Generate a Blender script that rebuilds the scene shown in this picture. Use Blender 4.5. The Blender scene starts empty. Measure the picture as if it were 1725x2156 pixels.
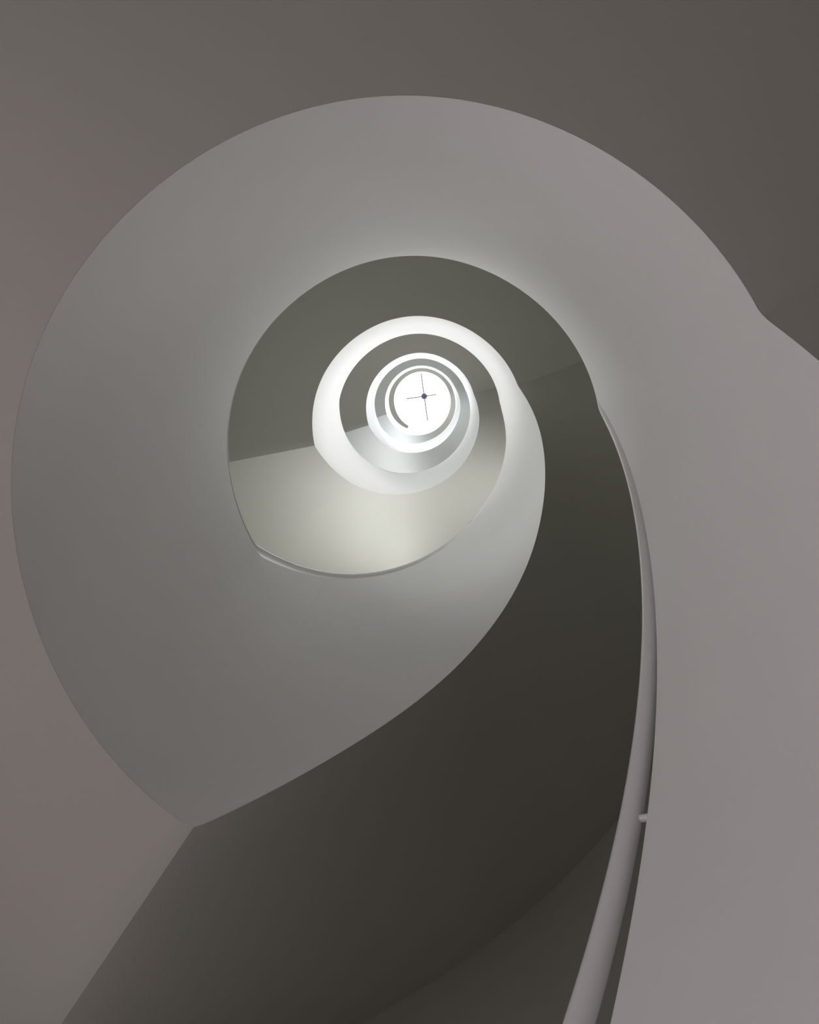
import bpy, math
from mathutils import Vector, Matrix

# ------------------------------------------------------------------ numbers of the place
S = 0.65                       # radius of the open well in metres (all plan/height data below are in well radii)
FPX, W_PX, H_PX = 1700.0, 1725.0, 2156.0
VIEW = [891.7673, 823.6949, 0.0573, 0.3222]
HARM = [-0.0084, 0.0079, 0.0029, 0.0046, 0.0008, 0.0003, 0.0002, 0.0034]
R_WALL = 2.38
Z_FLOOR, Z_CEIL = -2.35, 41.0
TP = 2 * math.pi
EXPOSURE = 0.0
# emission of: skylight, windows above the flights, a glazed door, unseen panes added for fill
STRENGTH = [3.6, 5.5, 7.8, 9.8, 9.0, 0.0, 3.0, 11.4, 1.85, 5.4, 5.2, 1.3, 9.5]
TINT = [(1, 1, 1), (0.98, 1, 1.02), (0.95, 1, 1.10), (0.93, 1, 1.14), (0.94, 1, 1.06), (1, 1, 0.95), (0.97, 1, 1.02), (0.93, 1, 1.14),
        (1.12, 1, 1.09), (0.99, 1, 1), (0.99, 1, 1.02), (1.11, 1, 1.06), (0.98, 1, 1.03)]

scene = bpy.context.scene
col = scene.collection

# ------------------------------------------------------------------ camera
def view_matrix():
    v = Vector((VIEW[0] - W_PX / 2, VIEW[1] - H_PX / 2, FPX)).normalized()
    q = v.rotation_difference(Vector((0, 0, 1)))
    m = q.to_matrix()
    e1, e2, e3 = m @ Vector((1, 0, 0)), m @ Vector((0, 1, 0)), m @ Vector((0, 0, 1))
    return Matrix((e1, -e2, -e3)).transposed()
cam_d = bpy.data.cameras.new('camera')
cam = bpy.data.objects.new('camera', cam_d)
col.objects.link(cam)
cam_d.sensor_fit = 'HORIZONTAL'
cam_d.sensor_width = 36.0
cam_d.lens = FPX / W_PX * 36.0
cam_d.clip_start = 0.01
cam.matrix_world = Matrix.Translation((VIEW[2] * S, -VIEW[3] * S, 0)) @ view_matrix().to_4x4()
scene.camera = cam

# ------------------------------------------------------------------ world, exposure
world = bpy.data.worlds.new('world')
scene.world = world
world.use_nodes = True
world.node_tree.nodes['Background'].inputs[0].default_value = (0.75, 0.85, 1.0, 1)
world.node_tree.nodes['Background'].inputs[1].default_value = 1.0
scene.view_settings.view_transform = 'Standard'
scene.view_settings.look = 'None'
scene.view_settings.gamma = 1.0
scene.view_settings.use_curve_mapping = False
scene.view_settings.exposure = EXPOSURE
scene.cycles.max_bounces = 24
scene.cycles.diffuse_bounces = 20
scene.cycles.glossy_bounces = 4
scene.cycles.sample_clamp_indirect = 6.0

# ------------------------------------------------------------------ materials
def plaster(name, c, rough=0.75, bump=0.15, mottle=0.03):
    m = bpy.data.materials.new(name)
    m.use_nodes = True
    nt = m.node_tree
    b = nt.nodes['Principled BSDF']
    b.inputs['Roughness'].default_value = rough
    tc = nt.nodes.new('ShaderNodeTexCoord')
    n = nt.nodes.new('ShaderNodeTexNoise')
    n.inputs['Scale'].default_value = 2.3
    n.inputs['Detail'].default_value = 3
    nt.links.new(tc.outputs['Object'], n.inputs['Vector'])
    r = nt.nodes.new('ShaderNodeMapRange')
    r.inputs['From Min'].default_value = 0.3
    r.inputs['From Max'].default_value = 0.7
    r.inputs['To Min'].default_value = 1 - mottle
    r.inputs['To Max'].default_value = 1.0
    nt.links.new(n.outputs['Fac'], r.inputs['Value'])
    mx = nt.nodes.new('ShaderNodeMix')
    mx.data_type = 'RGBA'
    mx.blend_type = 'MULTIPLY'
    mx.inputs[0].default_value = 1.0
    mx.inputs[6].default_value = (*c, 1)
    nt.links.new(r.outputs[0], mx.inputs[7])
    nt.links.new(mx.outputs[2], b.inputs['Base Color'])
    n2 = nt.nodes.new('ShaderNodeTexNoise')
    n2.inputs['Scale'].default_value = 5.0
    n2.inputs['Detail'].default_value = 2
    nt.links.new(tc.outputs['Object'], n2.inputs['Vector'])
    bp = nt.nodes.new('ShaderNodeBump')
    bp.inputs['Strength'].default_value = bump
    bp.inputs['Distance'].default_value = 0.01
    nt.links.new(n2.outputs['Fac'], bp.inputs['Height'])
    nt.links.new(bp.outputs[0], b.inputs['Normal'])
    return m
def emitter(name, c, s):
    m = bpy.data.materials.new(name)
    m.use_nodes = True
    b = m.node_tree.nodes['Principled BSDF']
    b.inputs['Base Color'].default_value = (0.8, 0.8, 0.8, 1)
    b.inputs['Emission Color'].default_value = (*c, 1)
    b.inputs['Emission Strength'].default_value = s
    return m
def solid(name, c, rough=0.5, metal=0.0):
    m = bpy.data.materials.new(name)
    m.use_nodes = True
    b = m.node_tree.nodes['Principled BSDF']
    nt = m.node_tree
    n = nt.nodes.new('ShaderNodeTexNoise')
    n.inputs['Scale'].default_value = 8
    r = nt.nodes.new('ShaderNodeMapRange')
    r.inputs['To Min'].default_value = max(rough - 0.05, 0)
    r.inputs['To Max'].default_value = rough + 0.05
    nt.links.new(n.outputs['Fac'], r.inputs['Value'])
    nt.links.new(r.outputs[0], b.inputs['Roughness'])
    b.inputs['Base Color'].default_value = (*c, 1)
    b.inputs['Metallic'].default_value = metal
    return m
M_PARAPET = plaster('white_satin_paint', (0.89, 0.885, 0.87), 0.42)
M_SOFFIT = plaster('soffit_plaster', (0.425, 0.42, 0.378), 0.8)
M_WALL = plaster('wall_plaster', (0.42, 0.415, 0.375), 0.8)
M_STEP = plaster('pale_terrazzo', (0.5, 0.49, 0.47), 0.5)
M_FLOOR = plaster('floor_stone', (0.55, 0.53, 0.50), 0.5)
M_RAIL = solid('white_lacquered_steel', (0.85, 0.85, 0.85), 0.22)
M_SKY = emitter('skylight_glass', TINT[0], STRENGTH[0])
M_BAR = solid('pale_glazing_bar', (0.88, 0.88, 0.9), 0.5)
M_HUB = solid('blue_grey_hub', (0.3, 0.29, 0.50), 0.5)
M_FRAME = solid('grey_frame', (0.4, 0.4, 0.4), 0.5)

# ------------------------------------------------------------------ height profiles
def pchip(xs, ys):
    n = len(xs)
    h = [xs[i + 1] - xs[i] for i in range(n - 1)]
    d = [(ys[i + 1] - ys[i]) / h[i] for i in range(n - 1)]
    m = [d[0]] + [0] * (n - 2) + [d[-1]]
    for i in range(1, n - 1):
        if d[i - 1] * d[i] > 0:
            w1, w2 = 2 * h[i] + h[i - 1], h[i] + 2 * h[i - 1]
            m[i] = (w1 + w2) / (w1 / d[i - 1] + w2 / d[i])
    def f(x):
        k = 0
        while k < n - 2 and x > xs[k + 1]:
            k += 1
        t = (x - xs[k]) / h[k]
        if t < 0: return ys[0] + (x - xs[0]) * m[0]
        if t > 1: return ys[-1] + (x - xs[-1]) * m[-1]
        return ((1 + 2 * t) * (1 - t) ** 2 * ys[k] + t * (1 - t) ** 2 * h[k] * m[k]
                + t * t * (3 - 2 * t) * ys[k + 1] + t * t * (t - 1) * h[k] * m[k + 1])
    return f
class Profile:
    def __init__(self, segs):      # [(start, end, fn)]
        self.segs = segs
    def raw(self, t):
        for a, b, f in self.segs:
            if t <= b: return f(t)
        return self.segs[-1][2](t)
    def __call__(self, t):
        e = 0.02
        return 0.25 * self.raw(t - e) + 0.5 * self.raw(t) + 0.25 * self.raw(t + e)
FR = [.15, .35, .6, .85]
zB = [2.016, 7.626, 14.84, 22.157, 28.889]
taB = [0.521, 0.375, 0.281, 0.465, 0.39]
tbB = [4.124, 3.331, 3.443, 3.45, 4.24]
fB = [[2.864, 3.874, 5.122, 6.521], [8.726, 10.251, 11.781, 13.24], [16.029, 17.65, 19.26, 20.621], [22.977, 24.634, 26.148, 27.485]]
zT = [4.284, 9.941, 17.411, 24.585, 31.121]
taT = [0.279, 0.181, 0.383, 0.259, 0.174]
tbT = [3.738, 2.93, 3.08, 3.057, 4.24]
fT = [[5.027, 6.114, 7.572, 8.768], [10.72, 12.389, 14.403, 15.983], [17.995, 19.966, 22.277, 23.293], [25.077, 26.973, 28.507, 30.14]]
TH0, TH1 = -1.92, 4.24 + 4 * TP     # foot of the stair, end of the top landing
def make_profile(z, ta, tb, f, low_x, low_y):
    segs = [(-9, ta[0], pchip(low_x, low_y))]
    for k in range(5):
        a, b = ta[k] + TP * k, tb[k] + TP * k
        segs.append((a, b, (lambda zz: (lambda t: zz))(z[k])))
        if k < 4:
            c = ta[k + 1] + TP * (k + 1)
            segs.append((b, c, pchip([b] + [b + (c - b) * x for x in FR] + [c], [z[k]] + f[k] + [z[k + 1]])))
    return Profile(segs)
PB = make_profile(zB, taB, tbB, fB, [-2.0, -1.5, -1.0, -0.5, 0.171, 0.521], [-2.35, -1.35, -0.38, 0.55, 1.50, 2.016])
PT = make_profile(zT, taT, tbT, fT, [-1.95, -1.5, -1.1, -.7, -.3, 0, .279], [-0.25, 0.667, 1.492, 2.314, 3.116, 3.713, 4.284])
RISER = 0.165 / S
GUARD = 1.02 / S
def stair_top(t):
    """stepped walking surface"""
    for k in range(5):
        a, b = taT[k] + TP * k, tbT[k] + TP * k
        lo = TH0 if k == 0 else tbT[k - 1] + TP * (k - 1)
        zl = Z_FLOOR if k == 0 else zT[k - 1] - GUARD
        zh = zT[k] - GUARD
        if t < a and t >= lo:
            n = max(3, round((zh - zl) / RISER))
            i = min(n - 1, int((t - lo) / (a - lo) * (n - 1)) + 1)
            return zl + (zh - zl) * i / n
        if a <= t <= b:
            return zh
    return zT[4] - GUARD
def step_edges(k):
    a = taT[k] + TP * k
    lo = TH0 if k == 0 else tbT[k - 1] + TP * (k - 1)
    zl = Z_FLOOR if k == 0 else zT[k - 1] - GUARD
    n = max(3, round((zT[k] - GUARD - zl) / RISER))
    return [lo + (a - lo) * i / (n - 1) for i in range(n)]
def rho(t):
    r = 1.0
    for i, n in enumerate((2, 3, 4, 5)):
        r += HARM[2 * i] * math.cos(n * t) + HARM[2 * i + 1] * math.sin(n * t)
    return r
def P(t, r, z):
    return (r * math.cos(t) * S, -r * math.sin(t) * S, z * S)

# ------------------------------------------------------------------ mesh helpers
class MB:
    def __init__(self): self.v, self.f, self.sm = [], [], []
    def strip(self, rows, smooth=True, closed=False):
        base = len(self.v)
        n = len(rows[0])
        for r in rows: self.v += r
        for i in range(len(rows) - 1):
            for j in range(n if closed else n - 1):
                k = (j + 1) % n
                self.f.append((base + i * n + j, base + (i + 1) * n + j, base + (i + 1) * n + k, base + i * n + k))
                self.sm.append(smooth)
    def poly(self, pts, smooth=False):
        b = len(self.v); self.v += pts
        self.f.append(tuple(range(b, b + len(pts)))); self.sm.append(smooth)
    def build(self, name, mat, parent=None):
        me = bpy.data.meshes.new(name)
        me.from_pydata(self.v, [], self.f)
        me.polygons.foreach_set('use_smooth', self.sm)
        me.materials.append(mat)
        me.update()
        o = bpy.data.objects.new(name, me)
        col.objects.link(o)
        if parent: o.parent = parent
        return o
def tag(o, label=None, cat=None, group=None, kind=None):
    if label: o['label'] = label
    if cat: o['category'] = cat
    if group: o['group'] = group
    if kind: o['kind'] = kind
    return o
def frange(a, b, step):
    n = max(1, int(math.ceil((b - a) / step)))
    return [a + (b - a) * i / n for i in range(n + 1)]
def tube(mb, pts, rad, seg=16, caps=True):
    rows = []
    for i, p in enumerate(pts):
        p = Vector(p)
        t = (Vector(pts[min(i + 1, len(pts) - 1)]) - Vector(pts[max(i - 1, 0)])).normalized()
        up = Vector((0, 0, 1)) if abs(t.z) < 0.95 else Vector((1, 0, 0))
        x = t.cross(up).normalized(); y = x.cross(t)
        rows.append([tuple(p + rad * (math.cos(TP * j / seg) * x + math.sin(TP * j / seg) * y)) for j in range(seg)])
    mb.strip(rows, True, True)
    if caps:
        mb.poly(rows[0]); mb.poly(rows[-1][::-1])

# ------------------------------------------------------------------ staircase
THICK, BEV = 0.12, 0.055      # parapet wall thickness and rounding of its top, in well radii
def cam_angle(t, z):
    dx, dy = rho(t) * math.cos(t) - VIEW[2], rho(t) * math.sin(t) - VIEW[3]
    return math.atan2(math.hypot(dx, dy), max(z, 0.3))
stair = bpy.data.objects.new('spiral_staircase', None)
col.objects.link(stair)
stair.location = (0, 0, Z_FLOOR * S)
tag(stair, 'white plastered spiral staircase with solid curving parapet winding up around the open well', 'staircase')
bpy.context.view_layer.update()
def adopt(o, parent=stair):
    o.parent = parent
    o.matrix_parent_inverse = Matrix.Translation((0, 0, -Z_FLOOR * S))
    return o

def parapet(a, b, first=False, last=False):
    mb = MB()
    ts = frange(a, b, 0.0175)
    inner, bottom, outer = [], [], []
    for t in ts:
        r0, zb, zt = rho(t), PB(t), PT(t)
        zb = max(zb, Z_FLOOR)
        zt += BEV * (1 - math.tan(cam_angle(t, zt) / 2))     # rounding starts at the measured edge
        r1 = r0 + THICK
        prof = [(r0, zb)]
        for i in range(7):
            a_ = math.pi / 2 * i / 6
            prof.append((r0 + BEV * (1 - math.cos(a_)), zt - BEV + BEV * math.sin(a_)))
        for i in range(7):
            a_ = math.pi / 2 * i / 6
            prof.append((r1 - BEV * (1 - math.sin(a_)), zt - BEV + BEV * math.cos(a_)))
        prof.append((r1, min(zb + 0.05, zt - 2 * BEV)))
        inner.append([P(t, *p) for p in prof])
        bottom.append([P(t, r0 + .012, zb + .03), P(t, r1, min(zb + 0.05, zt - 2 * BEV))])
    mb.strip(inner); mb.strip(bottom)
    if first: mb.poly(inner[0])
    if last: mb.poly(inner[-1][::-1])
    return adopt(mb.build('parapet', M_PARAPET))
def slab(a, b, name, mat, edges=()):
    mb = MB()
    # underside
    ts = frange(a, b, 0.035)
    cols = 6
    ri = lambda t: rho(t) + THICK - 0.01       # walking surface starts inside the parapet
    ru = lambda t: rho(t) + 0.0005
    rr = [0, .2, .4, .6, .8, 1]
    rad = lambda t, u: ru(t) + (R_WALL + 0.02 - ru(t)) * u
    mb.strip([[P(t, rad(t, u), max(PB(t), Z_FLOOR)) for u in rr] for t in ts])
    # walking surface, stepped
    e = [a] + [x for x in edges if a < x < b] + [b]
    for i in range(len(e) - 1):
        z = stair_top((e[i] + e[i + 1]) / 2)
        tt = frange(e[i], e[i + 1], 0.06)
        mb.strip([[P(t, ri(t), z), P(t, R_WALL + 0.02, z)] for t in tt], False)
        zn = PB(e[i]) if i == 0 else stair_top((e[i - 1] + e[i]) / 2)
        mb.poly([P(e[i], ri(e[i]), zn), P(e[i], R_WALL + .02, zn), P(e[i], R_WALL + .02, z), P(e[i], ri(e[i]), z)])
    zl = stair_top((e[-2] + e[-1]) / 2)
    mb.poly([P(b, ri(b), PB(b)), P(b, R_WALL + .02, PB(b)), P(b, R_WALL + .02, zl), P(b, ri(b), zl)])
    return adopt(mb.build(name, mat))
for k in range(5):
    lo = TH0 if k == 0 else tbB[k - 1] + TP * (k - 1)
    a, b = taB[k] + TP * k, tbB[k] + TP * k
    edges = step_edges(k) + (step_edges(k + 1) if k < 4 else [])
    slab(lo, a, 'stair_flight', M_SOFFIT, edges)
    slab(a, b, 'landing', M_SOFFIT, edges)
    parapet(lo, b, first=(k == 0), last=(k == 4))
# short guard wall closing the open end of the top landing
mb = MB()
t = TH1 - 0.01
z0, z1 = PB(t), PT(t)
for dt in (0, -0.08):
    mb.poly([P(t + dt, 1.0 + THICK, z0), P(t + dt, R_WALL, z0), P(t + dt, R_WALL, z1), P(t + dt, 1.0 + THICK, z1)])
mb.poly([P(t, 1.0 + THICK, z1), P(t, R_WALL, z1), P(t - .08, R_WALL, z1), P(t - .08, 1.0 + THICK, z1)])
mb.poly([P(t, 1.0 + THICK, z0), P(t, R_WALL, z0), P(t - .08, R_WALL, z0), P(t - .08, 1.0 + THICK, z0)])
adopt(mb.build('parapet', M_PARAPET))

# handrail on pins above the parapet
E_PERP, RC, RAIL_R = 0.097, 1.048, 0.031
def rail_z(t): return PT(t + E_PERP * 0.6) + E_PERP
mb = MB()
tube(mb, [P(t, rho(t) - 1 + RC, rail_z(t)) for t in frange(TH0 + 0.1, TH1 - 0.05, 0.0175)], RAIL_R * S, 20)
rail = adopt(mb.build('handrail', M_RAIL))
tag(rail, 'round white handrail held on pins just above the parapet')
t = -0.93
while t < TH1 - 0.2:
    mb = MB()
    p0 = Vector(P(t, rho(t) - 1 + RC, rail_z(t)))
    dz = (PT(t + 0.05) - PT(t - 0.05)) / 0.1
    psi = math.atan(dz)
    L = E_PERP + 0.06
    t2 = t + L * math.sin(psi) / RC
    p1 = Vector(P(t2, rho(t2) - 1 + RC + 0.035, rail_z(t) - L * math.cos(psi)))
    tube(mb, [tuple(p0), tuple(p0.lerp(p1, .5)), tuple(p1)], 0.0105 * S, 12)
    b = mb.build('bracket', M_RAIL)
    b.parent = rail
    t += 1.15

# ------------------------------------------------------------------ outer wall with openings
deg = math.radians
OPEN = []                      # (source, theta a, theta b, z lo, z hi)
for k in range(1, 5):
    c = deg(285) + TP * (k - 1)
    zlo = stair_top(c + 0.26) + 0.9
    zhi = (PB(c + TP - 0.26) if k < 4 else 33.0) - 0.5
    zhi = min(zhi, zlo + 3.6)
    OPEN.append((k, deg(270), deg(300), zlo, zhi))
for k in range(2, 4):  # unseen windows over the landings, added as fill light
    zlo = zT[k - 1] - GUARD + 1.2
    OPEN.append((k + 4, deg(75), deg(105), zlo, min(zB[k] - .5, zlo + 3.0)))
OPEN.append((8, deg(150), deg(185), Z_FLOOR, 1.3))
OPEN.append((9, deg(172.5), deg(205), 3.2, 5.2))  # unseen, added to light the parapets across the well
OPEN.append((10, deg(330), deg(352.5), stair_top(deg(350)) + .8, PB(deg(330) + TP) - .5))  # unseen, added to throw light on the left parapet faces
OPEN.append((11, deg(230), deg(260), Z_FLOOR, 1.3))  # second door, out of view, added for ground-level fill
OPEN.append((12, deg(75), deg(105), zT[3] - GUARD + 1.2, zB[4] - 1.5))  # unseen, added to brighten the underside of the top landing
def wall_mesh():
    mb = MB()
    zs = sorted({Z_FLOOR, Z_CEIL, *[o[3] for o in OPEN], *[o[4] for o in OPEN]})
    step = deg(2.5)
    n = 144
    for rad in (R_WALL, R_WALL + 0.25):
        for i in range(len(zs) - 1):
            zm = (zs[i] + zs[i + 1]) / 2
            run = []
            for j in range(n + 1):
                tm = (j + .5) * step
                hole = j == n or any(o[1] < tm < o[2] and o[3] < zm < o[4] for o in OPEN)
                run.append(j * step)
                if hole:
                    if len(run) > 1: mb.strip([[P(t, rad, zs[i]), P(t, rad, zs[i + 1])] for t in run])
                    run = []
    for k, a, b, z0, z1 in OPEN:
        for t in (a, b):
            mb.poly([P(t, R_WALL, z0), P(t, R_WALL + .25, z0), P(t, R_WALL + .25, z1), P(t, R_WALL, z1)])
        for z in (z0, z1):
            mb.strip([[P(t, R_WALL, z), P(t, R_WALL + .25, z)] for t in frange(a, b, step)], False)
    return mb
wall = tag(wall_mesh().build('wall_outer', M_WALL), kind='structure')
for k, a, b, z0, z1 in OPEN:
    name = {8: 'door_1', 11: 'fill_door_2', 9: 'unseen_window_5', 10: 'unseen_window_8', 12: 'unseen_window_9'}.get(k, 'unseen_window_%d' % k)
    s = STRENGTH[k]
    g = MB()
    g.strip([[P(t, R_WALL + .17, z0), P(t, R_WALL + .17, z1)] for t in frange(a, b, deg(2.5))])
    pane = g.build(name, emitter(name + '_daylight', TINT[k], s))
    tag(pane, kind='structure')
    f = MB()
    for t in (a, (a + b) / 2, b):
        tube(f, [P(t, R_WALL + .15, z0), P(t, R_WALL + .15, z1)], 0.03, 4)
    for z in (z0, z1):
        tube(f, [P(t, R_WALL + .15, z) for t in frange(a, b, deg(2.5))], 0.03, 4)
    f.build('frame', M_FRAME, pane)

# ------------------------------------------------------------------ floor and ceiling
def disc_mesh(r_in, r_out, z, n=96):
    mb = MB()
    mb.strip([[P(TP * j / n, r_in, z), P(TP * j / n, r_out, z)] for j in range(n + 1)], False)
    return mb
tag(disc_mesh(0.0001, R_WALL + .25, Z_FLOOR).build('floor', M_FLOOR), kind='structure')
R_SKY = 1.95
cm = disc_mesh(R_SKY, R_WALL + .25, Z_CEIL)
cm.strip([[P(TP * j / 96, R_SKY, Z_CEIL), P(TP * j / 96, R_SKY, Z_CEIL + .5)] for j in range(97)])
tag(cm.build('ceiling', M_WALL), kind='structure')

# ------------------------------------------------------------------ skylight
sky = bpy.data.objects.new('skylight', None)
col.objects.link(sky)
sky.location = (0.09 * S, 0, Z_CEIL * S)
tag(sky, 'round glowing white skylight with thin bars meeting at a dark hub', 'skylight')
bpy.context.view_layer.update()
ZB = Z_CEIL + 0.2
def adopt_sky(o):
    o.parent = sky
    o.matrix_parent_inverse = Matrix.Translation(-sky.location)
    return o
adopt_sky(disc_mesh(0.0001, R_SKY + .02, Z_CEIL + .4).build('glass', M_SKY))
hx, hy = 0.10, 0.07
for ang, r0, r1 in ((98, 0.1, 1.15), (188, 0.1, .92), (8, 0.1, .62), (278, 0.1, 1.25)):
    m = MB()
    c, s_ = math.cos(deg(ang)), math.sin(deg(ang))
    tube(m, [((hx + c * r) * S, -(hy + s_ * r) * S, ZB * S) for r in (r0, r1)], 0.037 * S, 8)
    adopt_sky(m.build('glazing_bar', M_BAR))
m = MB()
rows = []
for i in range(13):
    a_ = math.pi * i / 12
    rows.append([((hx + .16 * math.sin(a_) * math.cos(TP * j / 24)) * S, -(hy + .16 * math.sin(a_) * math.sin(TP * j / 24)) * S,
                  (ZB - .02 - .10 * math.cos(a_)) * S) for j in range(24)])
m.strip(rows, True, True)
adopt_sky(m.build('hub', M_HUB))
